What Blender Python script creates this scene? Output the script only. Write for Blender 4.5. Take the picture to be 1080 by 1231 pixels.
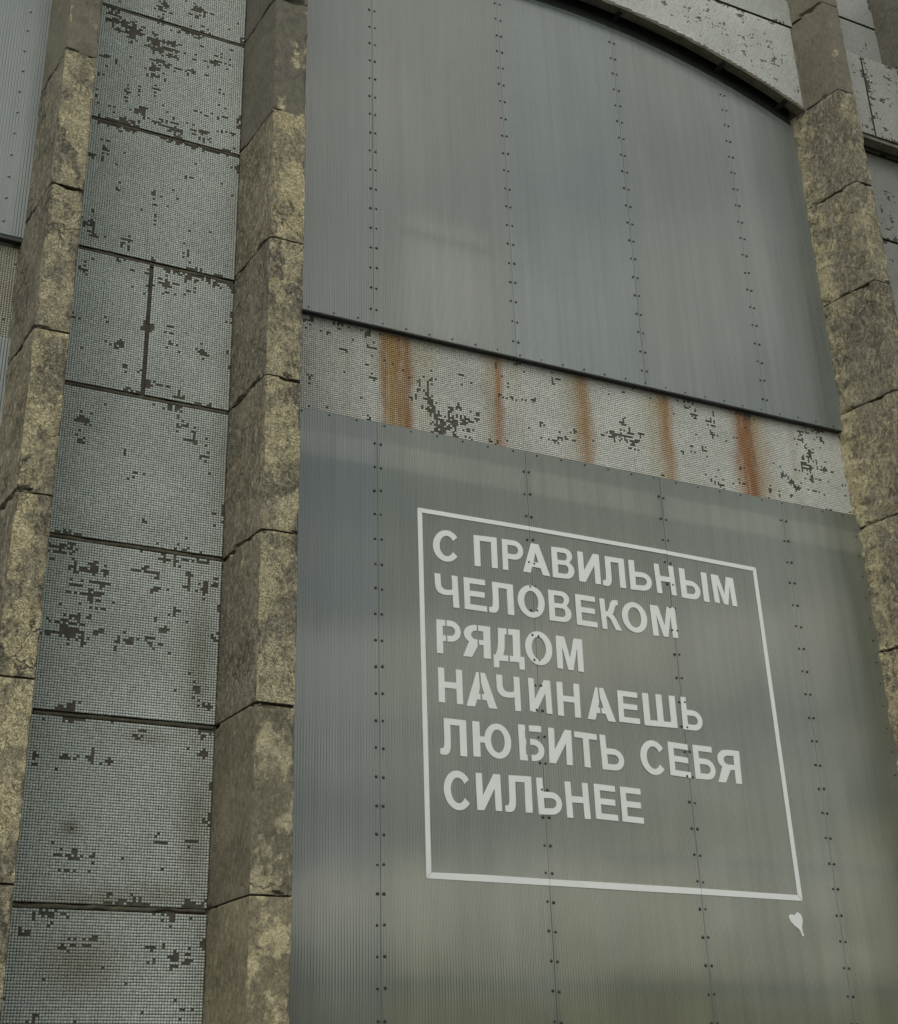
import bpy, bmesh, math, random
import numpy as np
from mathutils import Matrix, Vector

for o in list(bpy.data.objects):
    bpy.data.objects.remove(o, do_unlink=True)
scene = bpy.context.scene
C = scene.collection
R = math.radians
random.seed(7)
RNG = np.random.default_rng(11)

# ------------------------------------------------------------------ camera
cam_d = bpy.data.cameras.new('camera')
cam = bpy.data.objects.new('camera', cam_d)
C.objects.link(cam)
right = Vector((0.9026416, -0.4294761, -0.0280793))
up = Vector((-0.1541353, -0.3834854, 0.9105939))
back = Vector((-0.4018464, -0.8176119, -0.4123473))
m = Matrix((right, up, back)).transposed().to_4x4()
cam.matrix_world = m                      # eye at the origin, 1.6 m above the ground
cam_d.sensor_fit = 'HORIZONTAL'
cam_d.sensor_width = 36.0
cam_d.lens = 36.0 * 1648.856 / 1080.0
cam_d.clip_start = 0.05
cam_d.clip_end = 2000
scene.camera = cam

# ------------------------------------------------------------------ world and sun
SUN_EL, SUN_AZ = 46.0, -42.0              # high sun behind cloud, in front of the facade
w = bpy.data.worlds.new('World')
scene.world = w
w.use_nodes = True
nt = w.node_tree
nt.nodes.clear()
out = nt.nodes.new('ShaderNodeOutputWorld')
bg = nt.nodes.new('ShaderNodeBackground')
bg.inputs['Strength'].default_value = 0.1
sky = nt.nodes.new('ShaderNodeTexSky')
sky.sky_type = 'NISHITA'
sky.sun_disc = False
sky.sun_elevation = R(SUN_EL)
sky.sun_rotation = R(180 - SUN_AZ)
sky.air_density = 1.2
sky.dust_density = 2.5
# an even layer of broken cloud over the whole sky, laid out on a flat cloud deck
tc = nt.nodes.new('ShaderNodeTexCoord')
sep = nt.nodes.new('ShaderNodeSeparateXYZ')
nt.links.new(tc.outputs['Generated'], sep.inputs[0])
zz = nt.nodes.new('ShaderNodeMath'); zz.operation = 'MAXIMUM'; zz.inputs[1].default_value = 0.0
nt.links.new(sep.outputs['Z'], zz.inputs[0])
za = nt.nodes.new('ShaderNodeMath'); za.operation = 'ADD'; za.inputs[1].default_value = 0.10
nt.links.new(zz.outputs[0], za.inputs[0])
dv = nt.nodes.new('ShaderNodeVectorMath'); dv.operation = 'DIVIDE'
cb = nt.nodes.new('ShaderNodeCombineXYZ')
for i in range(3):
    nt.links.new(za.outputs[0], cb.inputs[i])
nt.links.new(tc.outputs['Generated'], dv.inputs[0])
nt.links.new(cb.outputs[0], dv.inputs[1])
ns = nt.nodes.new('ShaderNodeTexNoise')
ns.noise_dimensions = '4D'
ns.inputs['W'].default_value = 2.7
ns.inputs['Scale'].default_value = 2.3
ns.inputs['Detail'].default_value = 5
ns.inputs['Roughness'].default_value = 0.5
nt.links.new(dv.outputs[0], ns.inputs['Vector'])
cr = nt.nodes.new('ShaderNodeValToRGB')
cr.color_ramp.elements[0].position = 0.39
cr.color_ramp.elements[0].color = (2.0, 2.35, 2.55, 1)
cr.color_ramp.elements[1].position = 0.61
cr.color_ramp.elements[1].color = (12.0, 11.6, 9.8, 1)
nt.links.new(ns.outputs['Fac'], cr.inputs['Fac'])
mx = nt.nodes.new('ShaderNodeMix'); mx.data_type = 'RGBA'
mx.inputs['Factor'].default_value = 0.82
nt.links.new(sky.outputs[0], mx.inputs['A'])
nt.links.new(cr.outputs['Color'], mx.inputs['B'])
nt.links.new(mx.outputs['Result'], bg.inputs['Color'])
nt.links.new(bg.outputs[0], out.inputs[0])

sd = bpy.data.lights.new('sun', 'SUN')
sd.energy = 0.7
sd.angle = R(45)
sd.color = (1.0, 0.95, 0.86)
sun = bpy.data.objects.new('sun', sd)
C.objects.link(sun)
to_sun = Vector((math.sin(R(SUN_AZ)) * math.cos(R(SUN_EL)), -math.cos(R(SUN_AZ)) * math.cos(R(SUN_EL)), math.sin(R(SUN_EL))))
sun.rotation_euler = to_sun.to_track_quat('Z', 'Y').to_euler()

vs = scene.view_settings
vs.view_transform = 'Standard'
vs.look = 'None'
vs.exposure = 0.40
vs.gamma = 1.0
vs.use_curve_mapping = False

# ------------------------------------------------------------------ helpers
def tag(o, label=None, cat=None, group=None, kind=None):
    if label: o['label'] = label
    if cat: o['category'] = cat
    if group: o['group'] = group
    if kind: o['kind'] = kind
    return o

def thing(name, label, cat, loc=(0, 0, 0), group=None):
    o = bpy.data.objects.new(name, None)
    C.objects.link(o)
    o.location = loc
    o.empty_display_size = 0.2
    return tag(o, label, cat, group)

def link(name, me, parent=None, loc=(0, 0, 0)):
    o = bpy.data.objects.new(name, me)
    C.objects.link(o)
    if parent is not None:
        o.parent = parent
        chain = Vector((0, 0, 0)); p = parent
        while p is not None:
            chain += p.location; p = p.parent
        o.location = Vector(loc) - chain
    else:
        o.location = loc
    return o

def mesh(name, verts, faces, mat, smooth=False):
    me = bpy.data.meshes.new(name)
    me.from_pydata([tuple(v) for v in verts], [], faces)
    me.materials.append(mat)
    if smooth:
        me.polygons.foreach_set('use_smooth', [True] * len(me.polygons))
    me.update()
    return me

def quad_mesh(name, V, Q, mat, col=None, smooth=False):
    """numpy verts (n,3) and quads (k,4) -> mesh, with an optional colour per vertex"""
    me = bpy.data.meshes.new(name)
    n, k = len(V), len(Q)
    me.vertices.add(n)
    me.vertices.foreach_set('co', np.asarray(V, np.float32).ravel())
    me.loops.add(k * 4)
    me.loops.foreach_set('vertex_index', np.asarray(Q, np.int32).ravel())
    me.polygons.add(k)
    me.polygons.foreach_set('loop_start', np.arange(0, k * 4, 4, dtype=np.int32))
    me.polygons.foreach_set('loop_total', np.full(k, 4, np.int32))
    me.update(calc_edges=True)
    me.validate()
    if smooth:
        me.polygons.foreach_set('use_smooth', np.ones(len(me.polygons), bool))
    if col is not None:
        a = me.color_attributes.new('tint', 'FLOAT_COLOR', 'POINT')
        a.data.foreach_set('color', np.asarray(col, np.float32).ravel())
    me.materials.append(mat)
    me.update()
    return me

def box_vf(x0, x1, y0, y1, z0, z1):
    v = [(x0, y0, z0), (x1, y0, z0), (x1, y1, z0), (x0, y1, z0), (x0, y0, z1), (x1, y0, z1), (x1, y1, z1), (x0, y1, z1)]
    f = [(0, 3, 2, 1), (4, 5, 6, 7), (0, 1, 5, 4), (1, 2, 6, 5), (2, 3, 7, 6), (3, 0, 4, 7)]
    return v, f

def box(name, x0, x1, y0, y1, z0, z1, mat, parent=None):
    v, f = box_vf(x0, x1, y0, y1, z0, z1)
    return link(name, mesh(name, v, f, mat), parent)

def hash3(ix, iy, iz, seed):
    h = (ix.astype(np.int64) * 374761393 + iy.astype(np.int64) * 668265263 + iz.astype(np.int64) * 2147483647 + seed * 1442695041) & 0xFFFFFFFF
    h = ((h ^ (h >> 13)) * 1274126177) & 0xFFFFFFFF
    h = ((h ^ (h >> 16)) * 2246822519) & 0xFFFFFFFF
    return ((h ^ (h >> 15)) & 0xFFFFFF) / float(0xFFFFFF)

def vnoise(P, s, seed=0):
    """smooth value noise 0..1 at points P (n,3), frequency s"""
    p = np.asarray(P, float) * s
    i = np.floor(p).astype(np.int64)
    f = p - i
    f = f * f * (3 - 2 * f)
    r = 0
    for dx in (0, 1):
        for dy in (0, 1):
            for dz in (0, 1):
                wgt = (f[:, 0] if dx else 1 - f[:, 0]) * (f[:, 1] if dy else 1 - f[:, 1]) * (f[:, 2] if dz else 1 - f[:, 2])
                r = r + wgt * hash3(i[:, 0] + dx, i[:, 1] + dy, i[:, 2] + dz, seed)
    return r

def fbm(P, s, seed=0, oct=3):
    a, t, r = 1.0, 0.0, 0
    for k in range(oct):
        r = r + a * vnoise(P, s * 2.03 ** k, seed + 17 * k)
        t += a; a *= 0.5
    return r / t

# ------------------------------------------------------------------ materials
class Mat:
    def __init__(self, name):
        self.m = bpy.data.materials.new(name)
        self.m.use_nodes = True
        self.t = self.m.node_tree
        self.b = self.t.nodes['Principled BSDF']
        self.o = self.t.nodes['Material Output']
        self.geo = self.t.nodes.new('ShaderNodeNewGeometry')
    def n(self, typ, **kw):
        nd = self.t.nodes.new(typ)
        for k, v in kw.items():
            setattr(nd, k, v)
        return nd
    def l(self, a, b): self.t.links.new(a, b)
    def pos(self, scale=(1, 1, 1), rot=(0, 0, 0)):
        mp = self.n('ShaderNodeMapping')
        mp.inputs['Scale'].default_value = scale
        mp.inputs['Rotation'].default_value = rot
        self.l(self.geo.outputs['Position'], mp.inputs['Vector'])
        return mp.outputs[0]
    def noise(self, scale, detail=4, rough=0.55, vec=None, dist=0.0):
        nd = self.n('ShaderNodeTexNoise')
        nd.inputs['Scale'].default_value = scale
        nd.inputs['Detail'].default_value = detail
        nd.inputs['Roughness'].default_value = rough
        nd.inputs['Distortion'].default_value = dist
        self.l(vec if vec is not None else self.geo.outputs['Position'], nd.inputs['Vector'])
        return nd.outputs['Fac']
    def ramp(self, fac, stops):
        nd = self.n('ShaderNodeValToRGB')
        e = nd.color_ramp.elements
        while len(e) < len(stops): e.new(0.5)
        for q, (p, c) in zip(e, stops):
            q.position = p
            q.color = (c, c, c, 1) if isinstance(c, (int, float)) else (*c, 1)
        self.l(fac, nd.inputs['Fac'])
        return nd.outputs['Color']
    def mix(self, fac, a, b, typ='MIX'):
        nd = self.n('ShaderNodeMix', data_type='RGBA', blend_type=typ)
        if isinstance(fac, (int, float)): nd.inputs['Factor'].default_value = fac
        else: self.l(fac, nd.inputs['Factor'])
        for key, v in (('A', a), ('B', b)):
            if isinstance(v, tuple): nd.inputs[key].default_value = (*v, 1)
            else: self.l(v, nd.inputs[key])
        return nd.outputs['Result']
    def math(self, op, a, b=0.0):
        nd = self.n('ShaderNodeMath', operation=op)
        for i, v in enumerate((a, b)):
            if isinstance(v, (int, float)): nd.inputs[i].default_value = v
            else: self.l(v, nd.inputs[i])
        return nd.outputs[0]
    def bump(self, h, strength=0.5, dist=0.01, prev=None):
        nd = self.n('ShaderNodeBump')
        nd.inputs['Strength'].default_value = strength
        nd.inputs['Distance'].default_value = dist
        self.l(h, nd.inputs['Height'])
        if prev is not None: self.l(prev, nd.inputs['Normal'])
        self.l(nd.outputs[0], self.b.inputs['Normal'])
        return nd.outputs[0]
    def color(self, c):
        if isinstance(c, tuple): self.b.inputs['Base Color'].default_value = (*c, 1)
        else: self.l(c, self.b.inputs['Base Color'])
    def rough(self, r):
        if isinstance(r, (int, float)): self.b.inputs['Roughness'].default_value = r
        else: self.l(r, self.b.inputs['Roughness'])

def concrete(name, cream_front, cream_side, base=((.125, .118, .092), (.24, .226, .178), (.39, .366, .285)), cream=(.76, .70, .47), worm=.7, fleck=.75, foot=0.0, bump=0.9, fine_w=.28, grit=.0):
    k = Mat(name)
    P = k.geo.outputs['Position']
    # weathered concrete: fine crazed mottling in three tones, modulated by broad damp clouds
    cloud = k.noise(2.3, 6, .6)
    fine = k.noise(30, 8, .72, k.pos((1.0, 1.0, .62), (0, .5, 0)), .5)
    worms = k.noise(46, 4, .6, None, 1.2)
    ridge = k.ramp(k.math('ABSOLUTE', k.math('SUBTRACT', worms, .5)), [(.006, 0.0), (.045, 1.0)])
    tone = k.math('ADD', k.math('MULTIPLY', fine, .65), k.math('MULTIPLY', cloud, .35))
    c = k.ramp(tone, [(.39, base[0]), (.48, base[1]), (.57, base[2])])
    c = k.mix(k.math('MULTIPLY', k.math('SUBTRACT', 1.0, ridge), worm), c, tuple(q * .45 for q in base[0]))
    flk = k.ramp(k.noise(17, 10, .78, k.pos((1.0, 1.0, .6), (0, .6, 0))), [(.53, 0.0), (.575, 1.0)])
    c = k.mix(k.math('MULTIPLY', flk, fleck), c, tuple(q * 1.25 for q in base[2]))
    wv = k.n('ShaderNodeVectorMath', operation='MULTIPLY_ADD')
    wn = k.n('ShaderNodeTexNoise'); wn.inputs['Scale'].default_value = 7; wn.inputs['Detail'].default_value = 5
    k.l(P, wn.inputs['Vector']); k.l(wn.outputs['Color'], wv.inputs[0]); wv.inputs[1].default_value = (.22, .22, .22); k.l(P, wv.inputs[2])
    vor = k.n('ShaderNodeTexVoronoi', feature='DISTANCE_TO_EDGE'); vor.inputs['Scale'].default_value = 3.4
    k.l(wv.outputs[0], vor.inputs['Vector'])
    crack = k.ramp(vor.outputs['Distance'], [(.006, 0.0), (.022, 1.0)])
    some = k.ramp(k.noise(2.0, 2), [(.53, 0.0), (.60, 1.0)])
    crack = k.math('MAXIMUM', crack, k.math('SUBTRACT', 1.0, some))
    c = k.mix(k.math('MULTIPLY', k.math('SUBTRACT', 1.0, crack), min(1.0, worm * .9)), c, tuple(q * .35 for q in base[0]))
    # peeling cream paint, mostly on the outward face
    nrm = k.n('ShaderNodeSeparateXYZ')
    k.l(k.geo.outputs['True Normal'], nrm.inputs[0])
    face = k.ramp(k.math('MULTIPLY', nrm.outputs['Y'], -1.0), [(.55, 0.0), (.85, 1.0)])
    amt = k.math('ADD', k.math('MULTIPLY', face, cream_front - cream_side), cream_side)
    if foot:
        sp_ = k.n('ShaderNodeSeparateXYZ'); k.l(P, sp_.inputs[0])
        mr = k.n('ShaderNodeMapRange'); k.l(sp_.outputs['Y'], mr.inputs['Value'])
        mr.inputs['From Min'].default_value = 9.5; mr.inputs['From Max'].default_value = 9.95
        mr.inputs['To Min'].default_value = 0.0; mr.inputs['To Max'].default_value = foot
        amt = k.math('ADD', amt, mr.outputs[0])
    patch = k.noise(4.2, 7, .6, k.pos((1.0, 1.0, .7)), .2)
    both = k.math('ADD', k.math('MULTIPLY', patch, 1 - fine_w), k.math('MULTIPLY', k.noise(24, 9, .76, k.pos((1.0, 1.0, .7), (0, .5, 0))), fine_w))
    msk = k.ramp(k.math('ADD', both, amt), [(.49, 0.0), (.54, 1.0)])
    speck = k.ramp(k.noise(60, 5, .7), [(.36, 0.0), (.42, 1.0)])
    msk = k.math('MULTIPLY', msk, k.math('MULTIPLY', k.math('MULTIPLY', speck, crack), k.math('ADD', k.math('MULTIPLY', ridge, .75), .25)))
    paint = k.ramp(k.noise(7, 6), [(.3, tuple(q * .70 for q in cream)), (.7, cream)])
    c = k.mix(msk, c, paint)
    oi = k.n('ShaderNodeObjectInfo')
    c = k.mix(1.0, c, k.ramp(oi.outputs['Random'], [(.0, (.78, .78, .80)), (.5, (.95, .94, .92)), (1.0, (1.08, 1.05, .98))]), 'MULTIPLY')
    k.color(c)
    k.rough(.92)
    k.b.inputs['Specular IOR Level'].default_value = .22
    h = k.math('ADD', k.math('MULTIPLY', msk, .3), k.math('ADD', k.math('MULTIPLY', crack, .8), k.math('ADD', k.math('MULTIPLY', ridge, .35), fine)))
    k.bump(h, bump, .014)
    return k.m

M_CREAM = concrete('concrete_flaking_cream_paint', .028, -.11, fine_w=.36)
M_SIDE = concrete('concrete_rubble_cream', -.015, -.055, foot=.085, fleck=.8, fine_w=.55)
M_GREY = concrete('concrete_bare_grey', -.07, -.16, base=((.125, .12, .10), (.165, .158, .132), (.205, .197, .165)), worm=.15, fleck=.12, bump=.4)
M_LIME = concrete('concrete_lime_washed', .0, -.10, base=((.17, .156, .112), (.25, .231, .168), (.35, .323, .235)), worm=.45, fleck=.25, bump=.6)

def plain(name, c0, c1, scale=8, rough=.9, bump=.3, spec=.3):
    k = Mat(name)
    n1 = k.noise(scale, 6, .6)
    k.color(k.mix(k.ramp(n1, [(.3, 0.0), (.7, 1.0)]), c0, c1))
    k.rough(rough)
    k.b.inputs['Specular IOR Level'].default_value = spec
    if bump: k.bump(k.noise(scale * 9, 5, .65), bump, .004)
    return k.m

M_MORTAR = plain('joint_mortar_dark', (.070, .066, .050), (.15, .142, .106), 12)
M_GROUT = plain('mosaic_grout', (.062, .062, .052), (.118, .115, .095), 14)
M_STEEL = plain('painted_steel_dark', (.018, .022, .022), (.035, .04, .038), 10, .5, .1, .5)
M_RIVET = plain('rivet_zinc', (.03, .03, .029), (.07, .07, .068), 40, .45, 0, .5)
M_VINYL = plain('white_vinyl_film', (.76, .805, .81), (.82, .865, .87), 5, .5, 0, .4)
M_GROUND = plain('forecourt_asphalt', (.045, .045, .042), (.075, .073, .066), 2.0)
M_INSIDE = plain('interior_plaster', (.16, .16, .14), (.22, .22, .19), 1.0)
M_LEAF = plain('autumn_foliage', (.10, .11, .035), (.19, .17, .06), .35, .8, 0, .2)

k = Mat('mosaic_glass_tile')
at = k.n('ShaderNodeVertexColor'); at.layer_name = 'tint'
dirt = k.noise(1.6, 6, .6)
k.color(k.mix(.5, at.outputs['Color'], k.ramp(dirt, [(.3, (.66, .68, .66)), (.72, (1.0, 1.0, 1.0))]), 'MULTIPLY'))
k.rough(.42)
k.b.inputs['Specular IOR Level'].default_value = .45
M_TILE = k.m

def sheet_mat(name, col, seed=0.0):
    """milky fluted polycarbonate: a diffusing body that lets some light through, under a glossy skin"""
    k = Mat(name)
    sx = k.n('ShaderNodeSeparateXYZ'); k.l(k.geo.outputs['Position'], sx.inputs[0])
    # the webs between the flutes
    ph = k.math('FRACT', k.math('MULTIPLY', sx.outputs['X'], 1 / .0243))
    web = k.ramp(ph, [(.0, 1.0), (.15, .42), (.5, .86), (.85, .42), (1.0, 1.0)])
    grime = k.noise(1.0, 7, .6, k.pos((2.2, 1, .35)))
    drip = k.noise(1.0, 8, .62, k.pos((14, 1, .30)))
    film = k.mix(.6, k.ramp(grime, [(.3, .80), (.72, 1.0)]), k.ramp(drip, [(.35, .78), (.6, 1.0)]), 'MULTIPLY')
    c = k.mix(1.0, k.mix(1.0, col, web, 'MULTIPLY'), film, 'MULTIPLY')
    k.color(c)
    k.rough(k.ramp(grime, [(.3, .10), (.7, .05)]))
    k.b.inputs['IOR'].default_value = 2.65
    k.b.inputs['Specular IOR Level'].default_value = .5
    bow = k.noise(.9, 2, .5, k.pos((1.0, 1.0, .5)))
    k.bump(bow, .25, .05)
    tr = k.n('ShaderNodeBsdfTranslucent')
    tcol = k.mix(1.0, k.mix(1.0, tuple(min(.92, q * 1.75) for q in col), web, 'MULTIPLY'), film, 'MULTIPLY')
    k.l(tcol, tr.inputs['Color'])
    ms = k.n('ShaderNodeMixShader'); ms.inputs[0].default_value = .50
    k.l(k.b.outputs[0], ms.inputs[1]); k.l(tr.outputs[0], ms.inputs[2])
    k.l(ms.outputs[0], k.o.inputs['Surface'])
    return k.m
SHEETS = [sheet_mat('polycarbonate_blue_grey', (.545, .635, .625)), sheet_mat('polycarbonate_warm_grey', (.60, .675, .645)),
          sheet_mat('polycarbonate_pale_blue', (.60, .735, .75)), sheet_mat('polycarbonate_grey', (.60, .685, .665)),
          sheet_mat('polycarbonate_green', (.56, .64, .55)), sheet_mat('polycarbonate_olive', (.57, .635, .525))]  # greener and more olive tints for the lower sheets

# ------------------------------------------------------------------ setting
gm = mesh('ground', [(-400, -400, 0), (400, -400, 0), (400, 400, 0), (-400, 400, 0)], [(0, 1, 2, 3)], M_GROUND)
tag(link('ground', gm, None, (0, 0, -1.6)), kind='structure')

def tree_line():
    V, Q = [], []
    rng = np.random.default_rng(5)
    n = 0
    for t in range(70):
        x = -60 + t * 2.6 + rng.uniform(-1, 1)
        y = -62 + rng.uniform(-6, 6)
        h = rng.uniform(6.5, 13.0)
        r = h * .36
        for q in range(170):
            d = rng.normal(size=3); d /= np.linalg.norm(d)
            rad = rng.uniform(.55, 1.0) ** .5
            c = np.array([x, y, -1.6 + h * .56]) + d * np.array([r, r, h * .45]) * rad
            a = rng.normal(size=3); a /= np.linalg.norm(a)
            b = np.cross(a, d); b /= max(np.linalg.norm(b), 1e-6)
            s = rng.uniform(.35, .8)
            V += [c - a * s - b * s, c + a * s - b * s, c + a * s + b * s, c - a * s + b * s]
            Q.append((n, n + 1, n + 2, n + 3)); n += 4
    o = link('tree_line', quad_mesh('tree_line', np.array(V), np.array(Q), M_LEAF))
    tag(o, 'far row of olive green trees facing the building', 'trees', kind='stuff')
tree_line()

# dim hall behind the sheets: back wall, ends, ceiling
v = [(-2.95, 9.9, -1.6), (-2.95, 12.6, -1.6), (13, 12.6, -1.6), (13, 10.36, -1.6), (-2.95, 9.9, 14.6), (-2.95, 12.6, 14.6), (13, 12.6, 14.6), (13, 10.36, 14.6)]
f = [(1, 5, 6, 2), (0, 4, 5, 1), (2, 6, 7, 3), (4, 7, 6, 5)]
tag(link('interior_wall', mesh('interior_wall', v, f, M_INSIDE)), kind='structure')

# ------------------------------------------------------------------ pilasters
ZJ = [-1.6, .14, 1.53, 2.90, 4.28, 5.65, 7.0, 8.38, 9.72, 11.06, 12.41, 13.8]

def pilaster(label, x0, x1, x2, x3, yf, yb, mats, seed, setback=None, rubble=0.0):
    root = thing('concrete_pilaster', label, 'pilaster', ((x1 + x2) / 2, (yf + yb) / 2, -1.6), 'pilasters of the facade')
    path = [np.array(p, float) for p in ((x0, yb), (x1, yf), (x2, yf), (x3, yb))]
    for bi in range(len(ZJ) - 1):
        z0, z1 = ZJ[bi] + .004, ZJ[bi + 1] - .004
        sb = (setback or {}).get(bi, 0.0)
        pts, nrm, cor = [], [], []
        L = [np.linalg.norm(path[i + 1] - path[i]) for i in range(3)]
        for i in range(3):
            d = (path[i + 1] - path[i]) / L[i]
            nn = np.array([d[1], -d[0]])
            k_ = max(int(L[i] / .027), 4)
            for j in range(k_ + 1):
                s = j * L[i] / k_
                e = min(s if i > 0 else 9, (L[i] - s) if i < 2 else 9)
                if e < .001:
                    s = s + (.003 if s < .001 else -.003); e = .003
                p = path[i] + d * s
                p = p + np.array([0, sb])
                nv = nn.copy()
                pts.append(p); nrm.append(nv); cor.append(e)
        pts, nrm, cor = np.array(pts), np.array(nrm), np.array(cor)
        m_ = len(pts)
        zs = np.concatenate([[z0, z0 + .004], [z0 + .012, z0 + .022, z0 + .034], np.linspace(z0 + .048, z1 - .048, int((z1 - z0) / .03)), [z1 - .034, z1 - .022, z1 - .012, z1 - .004, z1]])
        nz = len(zs)
        P = np.zeros((nz, m_, 3))
        P[:, :, 0] = pts[None, :, 0]; P[:, :, 1] = pts[None, :, 1]; P[:, :, 2] = zs[:, None]
        flat = P.reshape(-1, 3)
        N = np.tile(nrm, (nz, 1)); E = np.tile(cor, nz)
        ez = np.minimum(flat[:, 2] - z0, z1 - flat[:, 2])
        disp = .008 * (fbm(flat, 3.0, seed, 3) - .5) + .012 * (fbm(flat, 14, seed + 3, 3) - .5)
        chip = np.clip((fbm(flat, 7, seed + 9, 3) - .50) * 6, 0, 1)
        disp -= chip * .016 * np.clip(1 - E / .03, 0, 1)
        chipz = np.clip((fbm(flat * np.array([1, 1, .5]), 6, seed + 21 + bi, 3) - .53) * 14, 0, 1)
        reach = .004 + .040 * vnoise(flat * np.array([1, 1, 0]), 16, seed + 60 + bi)
        disp -= chipz * .032 * np.clip((reach - ez) / .010, 0, 1)
        disp -= .003 * np.clip(1 - ez / .018, 0, 1)
        if rubble > 0:      # broken rubble infill along the foot of the side face
            foot = np.clip(1 - np.abs(flat[:, 1] - (yb - .33)) / .30, 0, 1) * (N[:, 0] < -.3)
            disp += rubble * foot * (fbm(flat * np.array([1, .8, 2.0]), 7.0, seed + 33, 3) - .47) * .075
        flat[:, :2] += N * disp[:, None]
        # wavering ends of the block
        wz = (fbm(flat * np.array([1, 1, .2]), 6, seed + 40 + bi, 3) - .5) * .009
        flat[:, 2] += wz * np.clip(1 - ez / .06, 0, 1)
        P = flat.reshape(nz, m_, 3)
        ctr = np.array([(x1 + x2) / 2, yb])
        for row in (0, nz - 1):     # turn the end rows inwards so that the joint has depth
            P[row, :, :2] = P[row, :, :2] + (ctr - P[row, :, :2]) / np.linalg.norm(ctr - P[row, :, :2], axis=1, keepdims=True) * .09
        idx = np.arange(nz * m_).reshape(nz, m_)
        Q = np.stack([idx[:-1, :-1], idx[:-1, 1:], idx[1:, 1:], idx[1:, :-1]], -1).reshape(-1, 4)
        me = quad_mesh('block', P.reshape(-1, 3), Q, mats[bi], smooth=True)
        me.set_sharp_from_angle(angle=R(32))
        link('block', me, root)
    g = .05
    v = []
    for z in (-1.6, ZJ[-1]):
        v += [(x0 + g, yb, z), (x1 + g * .8, yf + g, z), (x2 - g * .8, yf + g, z), (x3 - g, yb, z)]
    f = [(0, 1, 5, 4), (1, 2, 6, 5), (2, 3, 7, 6), (3, 0, 4, 7), (0, 3, 2, 1), (4, 5, 6, 7)]
    link('mortar_core', mesh('mortar_core', v, f, M_MORTAR), root)
    return root

pilaster('flaking cream pilaster left of the mosaic column, beside the cut-off window', .985, 1.125, 1.385, 1.53, 9.3, 10.3, [M_CREAM] * 7 + [M_GREY] * 4, 100, {7: .015, 8: .015})
pilaster('flaking cream pilaster between the mosaic column and the lettered window', 2.83, 2.955, 3.26, 3.40, 9.3, 10.3, [M_LIME, M_LIME, M_LIME] + [M_CREAM] * 4 + [M_GREY] * 4, 200, {7: .02, 8: .02})
pilaster('crumbling rubble-faced pilaster where the concrete arch springs, right of the lettered window', 9.60, 9.85, 10.09, 10.35, 9.3, 10.3, [M_CREAM, M_CREAM] + [M_SIDE] * 7 + [M_GREY] * 2, 300, {9: .012, 10: .012}, 1.0)
pilaster('bare grey concrete pilaster cut off behind the projecting mosaic panel', 11.42, 11.58, 11.84, 12.0, 9.3, 10.3, [M_GREY] * 11, 400)

# ------------------------------------------------------------------ mosaic walls
PITCH = .0207
def grow(mask, cx, cz, n, rng, horiz=.6):
    """knock n tiles out around a cell, ragged and stepped"""
    nx, nz = mask.shape
    cells = [(cx, cz)]
    tries = 0
    while n > 0 and tries < 4000:
        tries += 1
        a, b = cells[rng.integers(max(0, len(cells) - 7), len(cells))] if rng.random() < .7 else cells[rng.integers(len(cells))]
        u_ = rng.random()
        st = 1 if u_ < .62 else (2 if u_ < .86 else int(rng.integers(3, 6)))
        if rng.random() < horiz: a += st * (1 if rng.random() < .5 else -1)
        else: b += st * (1 if rng.random() < .5 else -1)
        if 0 <= a < nx and 0 <= b < nz:
            cells.append((a, b))
            if not mask[a, b]:
                mask[a, b] = True; n -= 1
    if 0 <= cx < nx and 0 <= cz < nz: mask[cx, cz] = True

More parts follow.
